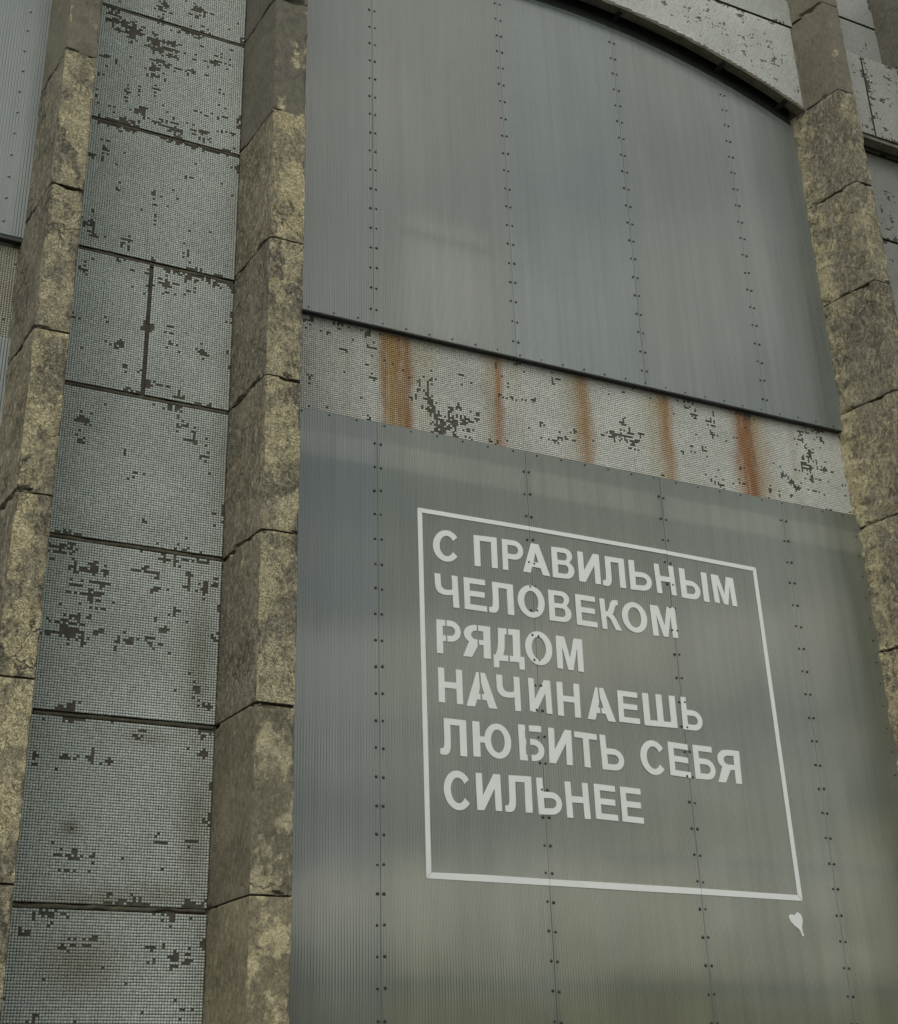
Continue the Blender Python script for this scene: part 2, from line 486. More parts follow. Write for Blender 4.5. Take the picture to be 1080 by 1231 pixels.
def mosaic(parent, x0, x1, z0, z1, y, clusters, seed, loose=6, edge=.10, tint=None, base=(.56, .62, .605), clip=None, thick=.2, slab=True, name='wall_panel'):
    """one precast panel: a slab of bedding concrete with every mosaic tile set on it as its own small block"""
    rng = np.random.default_rng(seed)
    pan = None
    if slab:
        pan = box(name, x0, x1, y + .005, y + thick, z0, z1, M_GROUT, parent)
    nx = int((x1 - x0) / PITCH); nz = int((z1 - z0) / PITCH)
    px, pz = (x1 - x0) / nx, (z1 - z0) / nz
    miss = np.zeros((nx, nz), bool)
    for cx, cz, n in clusters:
        if x0 <= cx <= x1 and z0 <= cz <= z1:
            grow(miss, int((cx - x0) / px), int((cz - z0) / pz), n, rng)
    for _ in range(loose):
        grow(miss, rng.integers(nx), rng.integers(nz), int(rng.integers(0, 4)), rng)
    miss |= rng.random((nx, nz)) < .0025
    i, j = np.meshgrid(np.arange(nx), np.arange(nz), indexing='ij')
    e = np.minimum(np.minimum(i, nx - 1 - i), np.minimum(j, nz - 1 - j))
    pts = np.stack([x0 + i * px, np.zeros_like(i) + y, z0 + j * pz], -1).reshape(-1, 3).astype(float)
    nse = fbm(pts, 7, seed, 2).reshape(nx, nz)
    miss |= (e == 0) & (nse > .64) & (rng.random((nx, nz)) < .75)
    miss |= (e == 1) & (nse > .66) & (rng.random((nx, nz)) < edge * 4)
    miss |= (e <= 3) & (nse > .78) & (rng.random((nx, nz)) < edge * 5)
    cxs = x0 + (i + .5) * px; czs = z0 + (j + .5) * pz
    # sheets of tiles were bedded slightly out of line
    band_ = (j // 16)
    cxs = cxs + (hash3(band_, i // 16, band_ * 0, seed) - .5) * .0022
    czs = czs + (hash3(i // 16, band_, band_ * 0 + 3, seed) - .5) * .0022
    keep = ~miss
    if clip is not None: keep &= clip(cxs, czs)
    cx, cz = cxs[keep], czs[keep]
    n = len(cx)
    hx = px * .5 - .0017 + rng.normal(0, .00035, n); hz = pz * .5 - .0017 + rng.normal(0, .00035, n)
    tx, tz = rng.normal(0, .035, n), rng.normal(0, .035, n)
    cx = cx + rng.normal(0, .0003, n); cz = cz + rng.normal(0, .0003, n)
    V = np.zeros((n, 8, 3))
    for q, (sx, sz) in enumerate(((-1, -1), (1, -1), (1, 1), (-1, 1))):
        V[:, q, 0] = cx + sx * hx; V[:, q, 2] = cz + sz * hz
        V[:, q, 1] = y + sx * hx * tx + sz * hz * tz
        V[:, q + 4, 0] = cx + sx * (hx + .0006); V[:, q + 4, 2] = cz + sz * (hz + .0006)
        V[:, q + 4, 1] = y + .0052
    Qb = np.array([(0, 1, 2, 3), (4, 5, 1, 0), (5, 6, 2, 1), (6, 7, 3, 2), (7, 4, 0, 3)])
    Q = (np.arange(n)[:, None, None] * 8 + Qb[None]).reshape(-1, 4)
    g = 1 + rng.normal(0, .06, n)
    big = fbm(np.stack([cx, cx * 0, cz], -1), 1.4, seed + 5, 3) - .5
    col = np.array(base)[None] * (g + big * .25)[:, None]
    col = col * (1 + rng.normal(0, .012, (n, 3)))
    if tint is not None: col = tint(cx, cz, col, rng)
    col = np.clip(col, .02, .8)
    rgba = np.ones((n, 8, 4)); rgba[:, :, :3] = col[:, None, :]
    me = quad_mesh('mosaic_tiles', V.reshape(-1, 3), Q, M_TILE, rgba.reshape(-1, 4))
    o = link('mosaic_tiles', me, pan if pan is not None else parent)
    o['kind'] = 'stuff'
    return pan

def blend(col, c, a):
    return col * (1 - a[:, None]) + np.array(c)[None] * a[:, None]

COL = [(1.83,9.43,70),(1.99,9.34,60),(1.63,9.5,40),(2.15,9.25,40),(2.05,9.06,25),(2.63,9.37,18),(2.36,9.17,8),(1.76,8.71,10),(2.27,8.45,35),(2.47,8.42,25),(1.96,8.51,20),(2.67,8.34,10),(2.06,8.83,6),(2.48,9.94,14),(2.08,9.83,30),(2.36,9.96,20),(1.66,9.01,10),(1.52,7.93,12),(1.62,8.02,8),(1.58,7.23,16),(1.87,7.12,14),(2.1,7.56,8),(2.4,7.11,6),(1.76,7.61,4),(2.12,7.39,3),(1.6,7.11,12),(2.26,6.77,12),(2.23,6.65,10),(2.51,6.75,6),(2.44,6.86,5),(1.55,6.71,10),(2.33,6.29,5),(1.87,6.08,14),(2.61,6.09,12),(2.28,5.75,10),(2.46,5.67,8),(1.96,5.87,4),(1.68,5.32,16),(1.63,5.11,6),(2.59,5.3,16),(2.44,5.39,8),(2.36,5.57,9),(2.66,5.17,6),(2.02,5.11,2),(1.63,4.31,6),(1.59,4.18,30),(1.78,4.03,34),(1.93,4.01,14),(1.79,3.83,26),(1.88,3.73,12),(1.64,3.49,50),(1.71,3.54,20),(1.74,3.63,12),(2.19,3.49,12),(2.28,3.53,10),(2.44,3.59,8),(2.32,4.08,14),(2.35,4.04,8),(2.44,4.21,14),(2.66,4.22,10),(2.59,4.04,12),(2.72,4.03,22),(2.49,3.8,6),(2.05,3.47,5),(1.74,2.55,7),(1.93,2.56,10),(2.07,2.55,5),(1.88,1.85,14),(2.5,1.99,6),(2.75,2.0,5),(2.01,1.88,5),(1.89,1.75,3),(1.53,2.53,5),(2.26,2.76,4),(2.81,2.84,10),(2.81,2.68,8),(2.71,3.16,10),(2.8,3.04,8),(2.01,1.25,16),(2.67,1.16,18),(2.75,1.15,5),(1.56,1.34,7),(2.46,1.25,5),(2.62,1.46,10),(1.75,1.43,6),(1.69,1.46,6),(2.49,1.15,3),(1.7,0.77,5)]
BAND = [(3.58,6.73,8),(3.77,6.65,3),(4.17,6.73,10),(4.2,6.58,6),(3.93,6.51,4),(4.21,6.27,6),(4.75,6.26,16),(4.78,6.16,16),(4.81,6.06,18),(4.83,5.97,20),(4.87,5.9,40),(5.0,5.96,30),(4.96,6.08,8),(4.8,6.34,6),(5.09,6.14,8),(5.17,5.94,10),(5.26,6.06,8),(4.67,6.33,5),(4.62,6.14,5),(5.11,6.51,3),(5.5,6.36,3),(5.9,6.4,6),(6.1,6.62,8),(6.3,6.12,4),(5.93,6.15,5),(6.13,6.05,10),(6.06,6.0,6),(6.73,6.22,10),(6.87,6.34,10),(6.92,6.21,14),(7.02,6.18,14),(6.77,6.15,8),(7.07,6.27,6),(6.99,6.09,5),(7.65,6.72,6),(7.79,6.63,10),(7.93,6.54,12),(7.95,6.46,8),(7.82,6.25,5),(7.67,6.26,3),(8.0,5.88,5),(9.15,6.6,12),(9.24,6.47,26),(9.15,6.31,30),(9.19,6.22,16),(9.37,6.3,14),(8.79,6.12,12),(8.9,6.09,10),(8.99,6.01,10),(8.73,5.94,8),(9.21,6.03,5),(9.22,6.72,6),(9.39,6.7,6)]
SPAN = [(7.18,11.81,8),(7.82,11.96,8),(8.29,11.95,10),(8.93,12.23,16),(8.94,11.88,12),(9.08,11.97,6),(9.36,11.95,10),(9.35,11.71,14),(9.31,11.65,12),(8.91,11.65,8),(8.64,11.9,6),(9.66,11.31,3),(8.18,12.04,5),(7.47,11.91,5),(9.01,12.34,10),(8.65,11.99,6),(8.44,12.21,8),(9.22,12.52,6),(9.36,11.39,2),(9.0,11.46,2)]
IMP = [(10.81,12.0,10),(10.85,11.91,16),(10.87,11.75,14),(10.84,11.54,12),(10.84,11.35,12),(11.04,11.65,14),(11.26,12.07,12),(10.87,12.16,8),(10.77,11.0,10),(11.11,11.05,10),(11.01,11.17,6),(10.67,11.16,8)]
RCOL = [(11.07,10.45,6),(11.11,10.33,5),(11.07,10.01,8),(11.09,9.71,8),(10.95,10.16,5),(10.99,9.86,4)]

def col_tint(x, z, col, rng):
    # ochre run-off stains beside the pilaster and on the two lowest panels in view
    a = np.clip((x - 2.70) / .13, 0, 1) * .35 * fbm(np.stack([x, x * 0, z], -1), 2.0, 3, 2)
    for sx, sz, rx, rz, s in ((1.98, 1.12, .28, .20, .55), (1.83, 2.05, .06, .06, .6), (2.1, 1.56, .5, .10, .5), (2.55, 1.62, .3, .1, .45), (2.75, 2.1, .12, .5, .5), (2.72, 3.4, .12, .6, .5), (2.35, 2.75, .2, .06, .35)):
        a = np.maximum(a, s * np.exp(-((x - sx) / rx) ** 2 - ((z - sz) / rz) ** 2))
    return blend(col, (.20, .17, .085), a)

wall = thing('mosaic_wall', 'column of pale grey mosaic panels between the two flaking pilasters', 'wall', (2.18, 10.2, -1.6))
zs = [-1.55, .12, 1.51, 2.878, 4.275, 5.62, 6.94, 8.33, 9.66, 11.0]
for i in range(len(zs) - 1):
    a, b = zs[i] + .022, zs[i + 1] - .022
    dn = 3
    if i == 5:
        mosaic(wall, 1.40, 2.105, a, b, 10.0, COL, 40, 5, tint=col_tint)
        mosaic(wall, 2.140, 2.86, a, b, 10.002, COL, 41, 5, tint=col_tint)
    else:
        mosaic(wall, 1.40, 2.86, a, b, 10.0 + .003 * (i % 3), COL, 50 + i, dn + (30 if i == 7 else 0), tint=col_tint)
box('mortar_bed', 1.38, 2.88, 10.03, 10.24, -1.6, 11.0, M_MORTAR, wall)
# strips of smeared mortar standing in the joints
for i in range(1, len(zs) - 1):
    n = 60
    xs = np.linspace(1.42, 2.85, n)
    pt = np.stack([xs, xs * 0, xs * 0 + zs[i]], -1)
    wob = (fbm(pt, 5, 70 + i, 2) - .5) * (.020 if i != 2 else .05)
    hgt = .013 + .012 * (fbm(pt, 9, 90 + i, 2) - .5)
    V = []
    for x_, w_, h_ in zip(xs, wob, hgt):
        V += [(x_, 10.032, zs[i] + w_ - h_ - .004), (x_, 10.014, zs[i] + w_ - h_), (x_, 10.012, zs[i] + w_ + h_), (x_, 10.032, zs[i] + w_ + h_ + .004)]
    F = [(4 * q + r, 4 * q + 4 + r, 4 * q + 5 + r, 4 * q + 1 + r) for q in range(n - 1) for r in range(3)]
    link('joint_filler', mesh('joint_filler', V, F, M_MORTAR, True), wall)

# band between the upper and lower sheets, with rust runs
RUN = [(4.42, .150, .92, (.42, .27, .085)), (4.54, .045, .8, (.34, .14, .04)), (4.31, .03, .6, (.34, .17, .05)), (4.45, .05, .5, (.36, .17, .05)), (5.49, .06, .85, (.40, .17, .065)), (5.42, .10, .45, (.40, .31, .15)), (6.43, .085, .8, (.38, .19, .065)),
       (6.36, .18, .45, (.42, .34, .18)), (7.39, .085, .9, (.38, .18, .06)), (7.28, .20, .45, (.46, .38, .20)), (8.37, .14, 1.0, (.36, .155, .048)), (8.44, .05, .8, (.24, .09, .03)), (8.55, .14, .55, (.44, .32, .16)), (5.68, .08, .35, (.46, .40, .25)), (4.72, .12, .4, (.46, .38, .2)), (9.0, .05, .3, (.44, .36, .22)), (3.95, .06, .25, (.46, .42, .30))]
def band_tint(x, z, col, rng):
    z0 = 6.78
    P = np.stack([x, x * 0, z], -1)
    for xc, hw, s, c in RUN:
        wob = (fbm(P * np.array([.3, 1, 1.0]), 6, int(xc * 10), 3) - .5) * .05
        hw = hw * (.85 + .4 * vnoise(P * np.array([0, 0, 1.0]), 5, int(xc * 7)))
        d = np.abs(x - xc + wob * (z0 - z) ** .5) / hw
        a = s * np.clip((1.35 - d) * .9, 0, 1) * (d < 1.35)
        a = a * np.clip(1.12 - .55 * (z0 - z) * (1 if s < .6 else .45), .15, 1) * (.45 + .95 * fbm(P * np.array([4, 1, .6]), 7, 8, 3))
        col = blend(col, c, np.clip(a, 0, .93))
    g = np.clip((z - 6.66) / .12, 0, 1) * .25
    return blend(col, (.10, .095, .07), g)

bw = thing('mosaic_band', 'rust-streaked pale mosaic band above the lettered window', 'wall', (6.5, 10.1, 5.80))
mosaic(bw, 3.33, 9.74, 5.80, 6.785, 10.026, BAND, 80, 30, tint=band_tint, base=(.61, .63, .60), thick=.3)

def ochre(x, z, col, rng):
    return blend(col, (.27, .21, .085), np.clip(.55 + .3 * (fbm(np.stack([x, x * 0, z], -1), 3, 4, 2) - .5), 0, 1))
bl = thing('mosaic_band', 'ochre-stained mosaic strip at the foot of the cut-off left window', 'wall', (0, 10.1, 5.9))
mosaic(bl, -2.9, 1.06, 5.92, 6.80, 10.03, [], 81, 10, tint=ochre, thick=.3)

# arched concrete spandrel over the upper window
AXC, AZC, AR = 6.5, 3.35, 8.342
def arch_z(x): return AZC + math.sqrt(AR ** 2 - (x - AXC) ** 2)
YS, YSB = 9.76, 9.885
sp = thing('arched_spandrel', 'white mosaic spandrel with a segmental concrete arch above the tall window', 'arch', (6.5, 9.82, 11.0))
ZT = 12.34
n = 140
xs = np.linspace(3.27, 9.78, n)
V = []
rg = np.random.default_rng(3)
low = np.array([arch_z(x) for x in xs])
lowf = low + (fbm(np.stack([xs, xs * 0, xs * 0], -1), 9, 4, 3) - .5) * .02
for x, zf, zb in zip(xs, lowf, low):
    V += [(x, YS + .005, ZT - .018), (x, YS + .005, zf + .02), (x, YS + .012, zf), (x, (YS + YSB) / 2, zb - .004), (x, YSB, zb + .004), (x, YSB, ZT - .018)]
F = [(6 * q + r, 6 * q + 1 + r, 6 * q + 7 + r, 6 * q + 6 + r) for q in range(n - 1) for r in range(5)]
F += [(6 * q + 5, 6 * q, 6 * q + 6, 6 * q + 11) for q in range(n - 1)]
M_SOFFIT = plain('arch_soffit_concrete', (.12, .112, .09), (.27, .25, .20), 7, .92, .6)
arch = link('arch_panel', mesh('arch_panel', V, F, M_SOFFIT), sp)
def arch_clip(x, z): return z > AZC + np.sqrt(AR ** 2 - (x - AXC) ** 2) + .03
def sp_tint(x, z, col, rng):
    return col * 1.04
mosaic(arch, 3.30, 9.70, 10.6, ZT - .022, YS, SPAN, 90, 40, tint=sp_tint, base=(.58, .61, .595), clip=arch_clip, slab=False)
box('mortar_bed', 3.3, 9.75, YS + .03, YSB, ZT - .03, ZT + .03, M_MORTAR, sp)
mosaic(sp, 3.30, 9.75, ZT + .022, 13.78, YS + .003, [], 91, 30, base=(.52, .555, .54), thick=.12)
for x in (3.5, 4.36, 5.78, 7.21, 8.62, 9.47):     # small angle cleats that carry the sheets under the arch
    z = arch_z(x)
    s = -(x - AXC) / math.sqrt(AR ** 2 - (x - AXC) ** 2)
    hw, t = .022, .022
    V = []
    for y0_, zo in ((YS + .03, 0), (YS + .23, 0)):
        V += [(x - hw, y0_, z - hw * s - t + zo), (x + hw, y0_, z + hw * s - t + zo), (x + hw, y0_, z + hw * s + .01), (x - hw, y0_, z - hw * s + .01)]
    F = [(0, 1, 2, 3), (7, 6, 5, 4), (0, 4, 5, 1), (1, 5, 6, 2), (2, 6, 7, 3), (3, 7, 4, 0)]
    link('cleat', mesh('cleat', V, F, M_STEEL), sp)
# strip of dirty mortar where the spandrel meets the pilaster
# column to the right of the far pilaster, with its projecting panel
rc = thing('mosaic_wall', 'column of dull mosaic panels behind the crumbling pilaster and the projecting panel', 'wall', (10.9, 10.2, -1.6))
zr = [-1.55, 1.51, 4.275, 6.94, 8.33, 9.68, 11.0, 13.2, 14.4]
for i in range(len(zr) - 1):
    mosaic(rc, 10.2, 11.46, zr[i] + .02, zr[i + 1] - .02, 10.02, RCOL, 110 + i, 16, base=(.40, .42, .41))
box('mortar_bed', 10.18, 11.48, 10.05, 10.26, -1.6, 14.4, M_MORTAR, rc)
ip = thing('mosaic_parapet', 'projecting bright mosaic panel with a broken joint, beyond the crumbling pilaster', 'parapet', (10.9, 9.9, 11.0))
b1 = mosaic(ip, 10.15, 10.815, 11.04, 12.31, 9.78, IMP, 120, 6, base=(.46, .475, .46), thick=.232)
b2 = mosaic(ip, 10.840, 11.44, 11.04, 12.31, 9.776, IMP, 121, 10, edge=.2, base=(.47, .485, .47), thick=.236)
box('lower_edge', 10.15, 11.44, 9.80, 9.92, 10.985, 11.037, M_SOFFIT, ip)
box('mortar_bed', 10.6, 11.0, 9.80, 9.95, 11.05, 12.29, M_MORTAR, ip)

# ------------------------------------------------------------------ fluted polycarbonate windows
RIB = .0243
def sheet(parent, x0, x1, z0, z1, y, mi, lean=0.0, cut=None):
    n = int((x1 - x0) / RIB * 8)
    xs = np.linspace(x0, x1, n)
    ys = y + .0005 * np.cos(2 * np.pi * xs / RIB) + lean * (xs - x0)
    zs_ = np.linspace(z0, z1, 3)
    V = np.zeros((3, n, 3)); V[:, :, 0] = xs; V[:, :, 1] = ys; V[:, :, 2] = zs_[:, None]
    if cut is not None:
        V[2, :, 2] = [cut(x_) for x_ in xs]; V[1, :, 2] = (V[0, :, 2] + V[2, :, 2]) / 2
    idx = np.arange(3 * n).reshape(3, n)
    Q = np.stack([idx[:-1, :-1], idx[:-1, 1:], idx[1:, 1:], idx[1:, :-1]], -1).reshape(-1, 4)
    Vl = V.reshape(-1, 3)
    # bottom and side edges of the 10 mm sheet
    e = np.array([(x0, y + .01, z0), (x1, y + .01, z0), (x1, y + .01, V[2, -1, 2]), (x0, y + .01, V[2, 0, 2])])
    b = len(Vl)
    ed = np.concatenate([V[0, 0][None], V[0, -1][None], V[2, -1][None], V[2, 0][None]])
    Vl = np.concatenate([Vl, e, ed])
    Qe = [(b, b + 1, b + 5, b + 4), (b + 1, b + 2, b + 6, b + 5), (b + 3, b, b + 4, b + 7)]
    Q = np.concatenate([Q, np.array(Qe)])
    me = quad_mesh('sheet', Vl, Q, SHEETS[mi], smooth=True)
    sh = me.polygons
    for p in list(sh)[-3:]: p.use_smooth = False
    return link('sheet', me, parent)

def rivet_mesh():
    V, F = [], []
    prof = [(.013, .0), (.013, .003), (.009, .008), (.004, .0105)]
    k_ = 10
    for r, d in prof:
        for a in range(k_):
            V.append((r * math.cos(2 * math.pi * a / k_), -d, r * math.sin(2 * math.pi * a / k_)))
    for q in range(len(prof) - 1):
        for a in range(k_):
            b = (a + 1) % k_
            F.append((q * k_ + a, q * k_ + b, q * k_ + k_ + b, q * k_ + k_ + a))
    F.append(tuple(range((len(prof) - 1) * k_, len(prof) * k_)))
    return mesh('rivet', V, F, M_RIVET, True)
RIV = rivet_mesh()
rr = random.Random(4)
M_PALE = plain('rivet_painted_grey', (.26, .29, .29), (.34, .37, .37), 40, .5, 0, .5)
RIV2 = RIV.copy(); RIV2.materials.clear(); RIV2.materials.append(M_PALE)
def rivet(parent, x, y, z, small=False, pale=False):
    o = link('rivet', RIV2 if pale else RIV, parent, (x + rr.uniform(-.004, .004), y - .0006, z + rr.uniform(-.006, .006)))
    s = rr.uniform(.78, 1.12) * (.68 if small else 1)
    o.scale = (s, 1, s)

YU, YL = 9.962, 9.972
up_ = thing('polycarbonate_window', 'tall fluted polycarbonate window under the concrete arch', 'window', (6.5, 9.96, 6.79))
SU = [3.32, 4.185, 5.675, 7.15, 8.655, 9.74]
for i in range(5):
    sheet(up_, SU[i] + .002, SU[i + 1] - .002, 6.80, 12.2, YU - .0012 * (i % 2), [0, 1, 2, 3, 3][i], cut=lambda x_: arch_z(x_) - .14)
for s in SU[1:-1]:
    top = arch_z(s) - .05
    z = 6.97
    while z < top:
        rivet(up_, s - .029, YU - .001, z); rivet(up_, s + .029, YU - .001, z)
        z += .2275
x = 3.55
while x < 9.6:
    rivet(up_, x, YU - .001, 6.83, True); x += .24
z = 6.97
while z < 10.9:
    rivet(up_, 9.57, YU - .001, z, True, True); z += .2275
box('shadow_gap_strip', 3.32, 9.74, YU + .004, 10.024, 6.788, 6.796, M_STEEL, up_)  # dark strip added for the shadow gap under the upper sheets
for z in (7.9, 8.95, 10.0):          # purlins behind the sheets, showing through as faint bars
    box('purlin', 3.42, 9.66, YU + .012, YU + .06, z, z + .08, M_STEEL, up_)
M_BOARD = plain('pale_backing_board', (.74, .73, .64), (.80, .79, .70), 2, .8, 0)
box('backing_board', 4.47, 5.43, YU + .065, YU + .085, 6.81, 8.14, M_BOARD, up_)
for s in SU[1:-1]:
    box('mullion', s - .025, s + .025, YU + .0115, YU + .0118, 6.81, arch_z(s) - .45, M_STEEL, up_)

xs = np.linspace(3.42, 9.66, 90)          # dark arched beam added behind sheet tops to deepen the shade under the arch
V = []
for x in xs:
    a_ = arch_z(x)
    V += [(x, YU + .016, a_ + .3), (x, YU + .016, a_ - .42), (x, YU + .12, a_ - .42)]
F = [(3 * q + r, 3 * q + 1 + r, 3 * q + 4 + r, 3 * q + 3 + r) for q in range(89) for r in range(2)]
link('arch_shade_beam', mesh('arch_shade_beam', V, F, M_STEEL), up_)
lo = thing('polycarbonate_window', 'fluted polycarbonate window carrying the white lettering', 'window', (6.5, 9.98, -1.3))
SL = [3.32, 4.215, 5.712, 7.205, 8.685, 9.80]
for i in range(5):
    sheet(lo, SL[i] + .002, SL[i + 1] - .002, -1.3, 5.793, YL - .0012 * (i % 2), [0, 4, 5, 4, 5][i])
for s in SL[1:-1]:
    z = .767 - .229 * 2
    while z < 5.75:
        rivet(lo, s - .029, YL - .001, z); rivet(lo, s + .029, YL - .001, z)
        z += .229
x = 3.5
while x < 9.7:
    rivet(lo, x, YL - .001, 5.768, True); x += .26
z = 1.2
while z < 5.7:
    rivet(lo, 9.62, YL - .001, z, True); z += .229
for s in SL[1:-1]:
    box('mullion', s - .025, s + .025, YL + .0115, YL + .0118, -1.25, 5.75, M_STEEL, lo)
for z in (5.2, 4.15, 3.1, 2.05, 1.0, -.05):
    box('purlin', 3.42, 9.66, YL + .012, YL + .06, z, z + .08, M_STEEL, lo)
M_KHAKI = plain('khaki_tint_backing', (.60, .54, .20), (.68, .62, .28), 1.5, .8, 0)
M_ORANGE = plain('orange_tint_backing', (.50, .24, .10), (.55, .28, .12), 1.5, .8, 0)
def add_tint_backing(x0, x1, top, dy, mat, seed):          # backing added behind the sheets to tint the light through them olive and orange
    n_ = 60
    xs_ = np.linspace(x0, x1, n_)
    pt_ = np.stack([xs_, xs_ * 0, xs_ * 0], -1)
    zt_ = top + .75 * (fbm(pt_, .75, seed, 2) - .5) - .25 * np.abs((xs_ - x0) / (x1 - x0) * 2 - 1) ** 6
    yy_ = YL + dy + .10 * fbm(pt_, 1.6, seed + 1, 2)
    V_, F_ = [], []
    for a_, b_, c_ in zip(xs_, yy_, zt_):
        V_ += [(a_, b_, -1.59), (a_, b_, c_)]
    F_ = [(2 * q, 2 * q + 2, 2 * q + 3, 2 * q + 1) for q in range(n_ - 1)]
    o_ = link('tint_backing', mesh('tint_backing', V_, F_, mat, True), lo)
    md = o_.modifiers.new('thickness', 'SOLIDIFY'); md.thickness = .004
box('pale_strip_backing', 3.42, 9.66, YL + .016, YL + .036, 5.36, 5.60, M_BOARD, lo)  # pale board added to imitate the light strip along the curved sheet tops
add_tint_backing(3.45, 6.3, 2.05, .066, M_KHAKI, 31)
add_tint_backing(6.33, 9.62, 2.45, .070, M_KHAKI, 47)
add_tint_backing(6.5, 6.85, 1.2, .02, M_ORANGE, 5)
box('shadow_gap_strip', 3.32, 9.74, YL + .003, 10.024, 5.7935, 5.7995, M_STEEL, lo)  # dark strip added for the thin dark line above the lower sheets

gl = thing('polycarbonate_window', 'blue-grey fluted window cut off beside the flaking pilaster, above the ochre strip', 'window', (0, 9.96, 6.85))
sheet(gl, -2.9, -.48, 6.87, 14.4, YU, 2); sheet(gl, -.476, 1.05, 6.87, 14.4, YU - .001, 2)
box('shadow_gap_strip', -2.9, 1.05, YU + .004, 10.028, 6.83, 6.862, M_STEEL, gl)  # dark strip put in as the shadow gap below the left sheets
z = 7.0
while z < 11:
    rivet(gl, .86, YU - .001, z, False, True); z += .2275
gl2 = thing('polycarbonate_window', 'blue-grey fluted window cut off beside the flaking pilaster, below the ochre strip', 'window', (0, 9.98, -1.3))
sheet(gl2, -2.9, 1.05, -1.3, 5.905, YL, 2)

# ------------------------------------------------------------------ lettering cut from white film
A_, B_ = .255, .172
def arc(cx, cy, rx, ry, a0, a1, n=14):
    return [(cx + rx * math.cos(R(a0 + (a1 - a0) * i / n)), cy + ry * math.sin(R(a0 + (a1 - a0) * i / n))) for i in range(n + 1)]
def bowl_soft(top=.62, u0=0.0, u1=1.0):
    s = u1 - u0
    a = A_ if s > .9 else A_ * .82 / s * .62
    ax = u0 + (A_ if s > .9 else .20)
    cx = u0 + .55 * s; rx = .45 * s
    outer = [(u0, 0), (u0, 1), (ax, 1), (ax, top)] + arc(cx, top / 2, rx, top / 2, 90, -90)
    hole = [(ax, B_), (ax, top - B_)] + arc(cx, top / 2, rx - (ax - u0) * .9, top / 2 - B_, 90, -90)
    return outer, hole
def glyph(g):
    a, b = A_, B_
    if g == 'П': return [[(0, 0), (0, 1), (1, 1), (1, 0), (1 - a, 0), (1 - a, 1 - b), (a, 1 - b), (a, 0)]]
    if g == 'Р':
        return [[(0, 0), (0, 1)] + arc(.56, .685, .44, .315, 90, -90) + [(a, .37), (a, 0)],
                [(a, .37 + b), (a, 1 - b)] + arc(.56, .685, .44 - a * .92, .315 - b, 90, -90)]
    if g == 'Ь': return list(bowl_soft())
    if g == 'Б':
        o, h = bowl_soft()
        return [[(0, 0), (0, 1), (.92, 1), (.92, 1 - b), (a, 1 - b)] + o[3:], h]
    if g == 'Ы':
        o, h = bowl_soft(.62, 0, .70)
        return [o, h, [(.80, 0), (.80, 1), (1, 1), (1, 0)]]
    if g == 'В':
        return [[(0, 0), (0, 1)] + arc(.58, .755, .36, .245, 90, -50, 10) + arc(.60, .28, .40, .28, 55, -90, 12),
                [(a, .59), (a, 1 - b * .9)] + arc(.57, .715, .13, .125, 90, -90, 8),
                [(a, b * .9), (a, .44)] + arc(.58, .297, .16, .143, 90, -90, 8)]
    if g == 'Я':
        return [[(1, 0), (1, 1)] + arc(.46, .705, .42, .295, 90, 235, 12) + [(0, 0), (.31, 0), (.56, .40), (1 - a, .40), (1 - a, 0)],
                [(1 - a, 1 - b), (1 - a, .40 + b * .9)] + arc(.48, .69, .18, .135, 270, 90, 9)]
    if g == 'А': return [[(0, 0), (.36, 1), (.64, 1), (1, 0), (.73, 0), (.655, .215), (.345, .215), (.27, 0)], [(.405, .385), (.595, .385), (.5, .70)]]
    if g == 'И': return [[(0, 0), (0, 1), (a, 1), (a, .39), (1 - a * 1.08, 1), (1, 1), (1, 0), (1 - a, 0), (1 - a, .61), (a * 1.08, 0)]]
    if g == 'Л': return [[(0, .0), (.0, .165), (.06, .16), (.12, .18), (.155, .25), (.165, .42), (.165, 1), (1, 1), (1, 0), (1 - a, 0), (1 - a, 1 - b), (.40, 1 - b), (.40, .42), (.39, .19), (.34, .07), (.25, .0), (.13, -.015)]]
    if g == 'Н': return [[(0, 0), (0, 1), (a, 1), (a, .605), (1 - a, .605), (1 - a, 1), (1, 1), (1, 0), (1 - a, 0), (1 - a, .43), (a, .43), (a, 0)]]
    if g == 'М': return [[(0, 0), (0, 1), (.32, 1), (.5, .36), (.68, 1), (1, 1), (1, 0), (.785, 0), (.785, .70), (.595, 0), (.405, 0), (.215, .70), (.215, 0)]]
    if g == 'Ч': return [[(1, 0), (1, 1), (1 - a, 1), (1 - a, .555), (.60, .53), (.45, .525), (.34, .55), (.27, .62), (.255, .72), (.255, 1), (0, 1), (0, .64), (.03, .51), (.12, .415), (.27, .365), (.48, .355), (.66, .37), (1 - a, .39), (1 - a, 0)]]
    if g == 'Е': return [[(0, 0), (0, 1), (.96, 1), (.96, 1 - b), (a, 1 - b), (a, .60), (.92, .60), (.92, .60 - b), (a, .60 - b), (a, b), (1, b), (1, 0)]]
    if g == 'О': return [arc(.5, .5, .5, .5, 90, -268, 40), arc(.5, .5, .265, .335, 90, -268, 34)]
    if g == 'К': return [[(0, 0), (0, 1), (a, 1), (a, .585), (.36, .60), (.46, .72), (.56, .90), (.66, .98), (.80, 1.0), (.95, 1), (.95, .845), (.84, .835), (.77, .77), (.69, .62), (.60, .52), (.72, .42), (1, 0), (.69, 0), (.48, .34), (.36, .42), (a, .42), (a, 0)]]
    if g == 'Д': return [[(0, 0), (0, .32), (.07, .32), (.13, .46), (.155, .66), (.16, 1), (.87, 1), (.87, .32), (1, .32), (1, 0), (.83, 0), (.83, .175), (.17, .175), (.17, 0)], [(.315, .32), (.36, .50), (.37, .85), (.635, .85), (.635, .32)]]
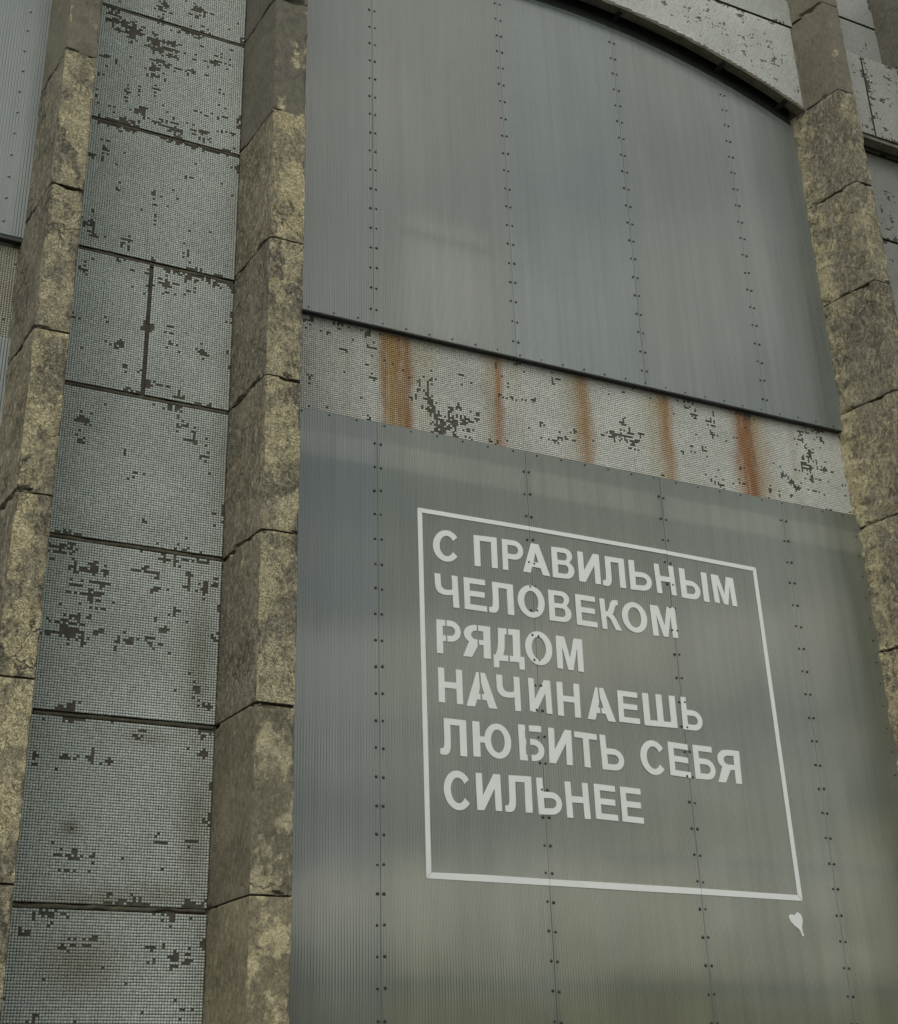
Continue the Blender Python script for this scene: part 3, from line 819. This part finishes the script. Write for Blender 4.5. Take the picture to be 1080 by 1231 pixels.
    if g == 'Ш': return [[(0, 0), (0, 1), (.185, 1), (.185, b), (.4075, b), (.4075, 1), (.5925, 1), (.5925, b), (.815, b), (.815, 1), (1, 1), (1, 0)]]
    if g == 'Ю': return [[(0, 0), (0, 1), (.185, 1), (.185, .585)] + arc(.65, .5, .35, .5, 170, -170, 36) + [(.185, .415), (.185, 0)], arc(.65, .5, .18, .33, 90, -268, 30)]
    if g == 'Т': return [[(0, 1), (1, 1), (1, 1 - b), (.63, 1 - b), (.63, 0), (.37, 0), (.37, 1 - b), (0, 1 - b)]]
    if g == 'С': return [arc(.535, .5, .535, .5, 36, 322, 34) + arc(.545, .5, .285, .325, 326, 32, 28)]
TXT = [
('С',4.731,4.533,4.977,4.552,4.734,4.833),
('П',5.135,4.545,5.365,4.554,5.135,4.843),
('Р',5.416,4.552,5.629,4.556,5.418,4.85),
('А',5.622,4.563,5.898,4.555,5.618,4.858),
('В',5.926,4.552,6.156,4.561,5.926,4.853),
('И',6.204,4.553,6.435,4.553,6.202,4.85),
('Л',6.456,4.551,6.706,4.553,6.455,4.847),
('Ь',6.756,4.551,6.999,4.562,6.755,4.849),
('Н',7.05,4.558,7.269,4.558,7.038,4.855),
('Ы',7.326,4.55,7.642,4.543,7.322,4.851),
('М',7.705,4.551,7.966,4.543,7.69,4.842),
('Ч',4.75,4.124,4.97,4.126,4.74,4.419),
('Е',5.022,4.127,5.239,4.127,5.021,4.423),
('Л',5.261,4.131,5.509,4.13,5.259,4.42),
('О',5.549,4.133,5.821,4.131,5.552,4.439),
('В',5.866,4.131,6.094,4.134,5.865,4.424),
('Е',6.146,4.126,6.362,4.124,6.145,4.422),
('К',6.414,4.122,6.619,4.126,6.402,4.415),
('О',6.633,4.129,6.905,4.127,6.634,4.426),
('М',6.961,4.125,7.237,4.132,6.95,4.425),
('Р',4.745,3.693,4.974,3.699,4.746,3.996),
('Я',4.991,3.695,5.257,3.698,4.995,3.989),
('Д',5.283,3.629,5.584,3.638,5.29,3.992),
('О',5.601,3.696,5.871,3.699,5.601,4.009),
('М',5.914,3.692,6.183,3.684,5.915,3.996),
('Н',4.751,3.266,4.976,3.266,4.749,3.568),
('А',5.007,3.26,5.298,3.259,5.006,3.566),
('Ч',5.303,3.263,5.528,3.261,5.3,3.567),
('И',5.615,3.272,5.834,3.267,5.61,3.571),
('Н',5.891,3.262,6.119,3.261,5.893,3.567),
('А',6.187,3.259,6.475,3.258,6.184,3.557),
('Е',6.511,3.265,6.728,3.262,6.514,3.555),
('Ш',6.777,3.258,7.129,3.263,6.775,3.558),
('Ь',7.189,3.259,7.407,3.257,7.191,3.564),
('Л',4.752,2.826,4.998,2.825,4.75,3.133),
('Ю',5.055,2.832,5.416,2.83,5.054,3.133),
('Б',5.493,2.836,5.734,2.84,5.489,3.145),
('И',5.775,2.837,6.004,2.832,5.781,3.144),
('Т',6.039,2.832,6.264,2.823,6.039,3.136),
('Ь',6.303,2.822,6.53,2.822,6.293,3.13),
('С',6.7,2.817,6.952,2.812,6.703,3.128),
('Е',7.002,2.827,7.222,2.816,7.004,3.131),
('Б',7.27,2.817,7.494,2.813,7.269,3.125),
('Я',7.515,2.805,7.773,2.804,7.522,3.11),
('С',4.778,2.375,5.016,2.376,4.772,2.699),
('И',5.073,2.39,5.301,2.394,5.068,2.695),
('Л',5.332,2.395,5.588,2.4,5.333,2.699),
('Ь',5.646,2.391,5.876,2.4,5.636,2.699),
('Н',5.918,2.382,6.146,2.382,5.91,2.688),
('Е',6.2,2.39,6.42,2.383,6.198,2.691),
('Е',6.463,2.383,6.68,2.377,6.46,2.685)]
SLIT = {20: (.40, .455), 21: (.545, .60), 22: (.475, .53), 26: (.475, .53), 30: (.475, .53), 36: (.31, .47)}   # stencil bridges left open
YT = YL - .0016
def film(polys, slit=None, warp=None):
    bm = bmesh.new()
    es = []
    for p in polys:
        vs_ = [bm.verts.new((u, 0, v)) for u, v in p]
        for q in range(len(vs_)):
            es.append(bm.edges.new((vs_[q], vs_[(q + 1) % len(vs_)])))
    bmesh.ops.triangle_fill(bm, edges=es, use_beauty=True, use_dissolve=False, normal=(0, -1, 0))
    if slit:
        for u in slit:
            bmesh.ops.bisect_plane(bm, geom=bm.verts[:] + bm.edges[:] + bm.faces[:], plane_co=(u, 0, 0), plane_no=(1, 0, .04))
        kill = [f_ for f_ in bm.faces if slit[0] < f_.calc_center_median().x + .04 * f_.calc_center_median().z < slit[1]]
        bmesh.ops.delete(bm, geom=kill, context='FACES')
    if warp:
        for v_ in bm.verts: v_.co = warp(v_.co.x, v_.co.z)
    for f_ in bm.faces:
        f_.normal_update()
        if f_.normal.y > 0: f_.normal_flip()
    r_ = bmesh.ops.extrude_face_region(bm, geom=bm.faces[:])
    for g_ in r_['geom']:
        if isinstance(g_, bmesh.types.BMVert): g_.co.y -= .005
    me = bpy.data.meshes.new('letter')
    bm.to_mesh(me); bm.free()
    me.materials.append(M_VINYL)
    return me
tx = thing('wall_lettering', 'white cut-film Cyrillic quotation in capitals inside a thin rectangular border', 'lettering', (6.45, YT, 1.8))
for q, (g, ax, az, bx, bz, cx, cz) in enumerate(TXT):
    def warp(u, v, ax=ax, az=az, bx=bx, bz=bz, cx=cx, cz=cz):
        return Vector((ax + u * (bx - ax) + v * (cx - ax), YT, az + u * (bz - az) + v * (cz - az)))
    link('letter', film(glyph(g), SLIT.get(q), warp), tx)
for strip in ([(4.603, 1.826), (4.646, 1.872), (4.634, 4.973), (4.590, 5.015)],
              [(4.590, 5.018), (4.634, 4.976), (5.71, 4.980), (5.71, 5.020)], [(5.714, 5.020), (5.714, 4.980), (7.203, 4.972), (7.203, 5.013)],
              [(7.207, 5.010), (7.207, 4.970), (8.206, 4.950), (8.246, 4.991)],
              [(8.249, 4.988), (8.208, 4.948), (8.243, 1.845), (8.290, 1.797)],
              [(8.286, 1.793), (8.240, 1.842), (7.207, 1.856), (7.207, 1.804)], [(7.203, 1.804), (7.203, 1.856), (6.4, 1.863), (5.714, 1.866), (5.714, 1.815), (6.5, 1.807)],
              [(5.71, 1.815), (5.71, 1.866), (5.1, 1.873), (4.648, 1.870), (4.606, 1.822)]):
    link('border_strip', film([strip], None, lambda u, v: Vector((u, YT, v))), tx)
ht = [(8.165, 1.575), (8.125, 1.615), (8.114, 1.648), (8.124, 1.668), (8.150, 1.674), (8.182, 1.664), (8.196, 1.682), (8.216, 1.694), (8.238, 1.686), (8.256, 1.664), (8.262, 1.63), (8.254, 1.596), (8.243, 1.565), (8.245, 1.535), (8.256, 1.498), (8.250, 1.487), (8.236, 1.492), (8.222, 1.532), (8.205, 1.552)]
h_ = link('heart_sticker', film([ht], None, lambda u, v: Vector((u, YT, v))))
tag(h_, 'small white film heart with a drip below the border corner', 'sticker')
h_.data.name = 'heart_sticker'

scene.render.engine = 'CYCLES'
scene.cycles.max_bounces = 6
scene.cycles.diffuse_bounces = 3
scene.cycles.glossy_bounces = 3
scene.cycles.transmission_bounces = 4
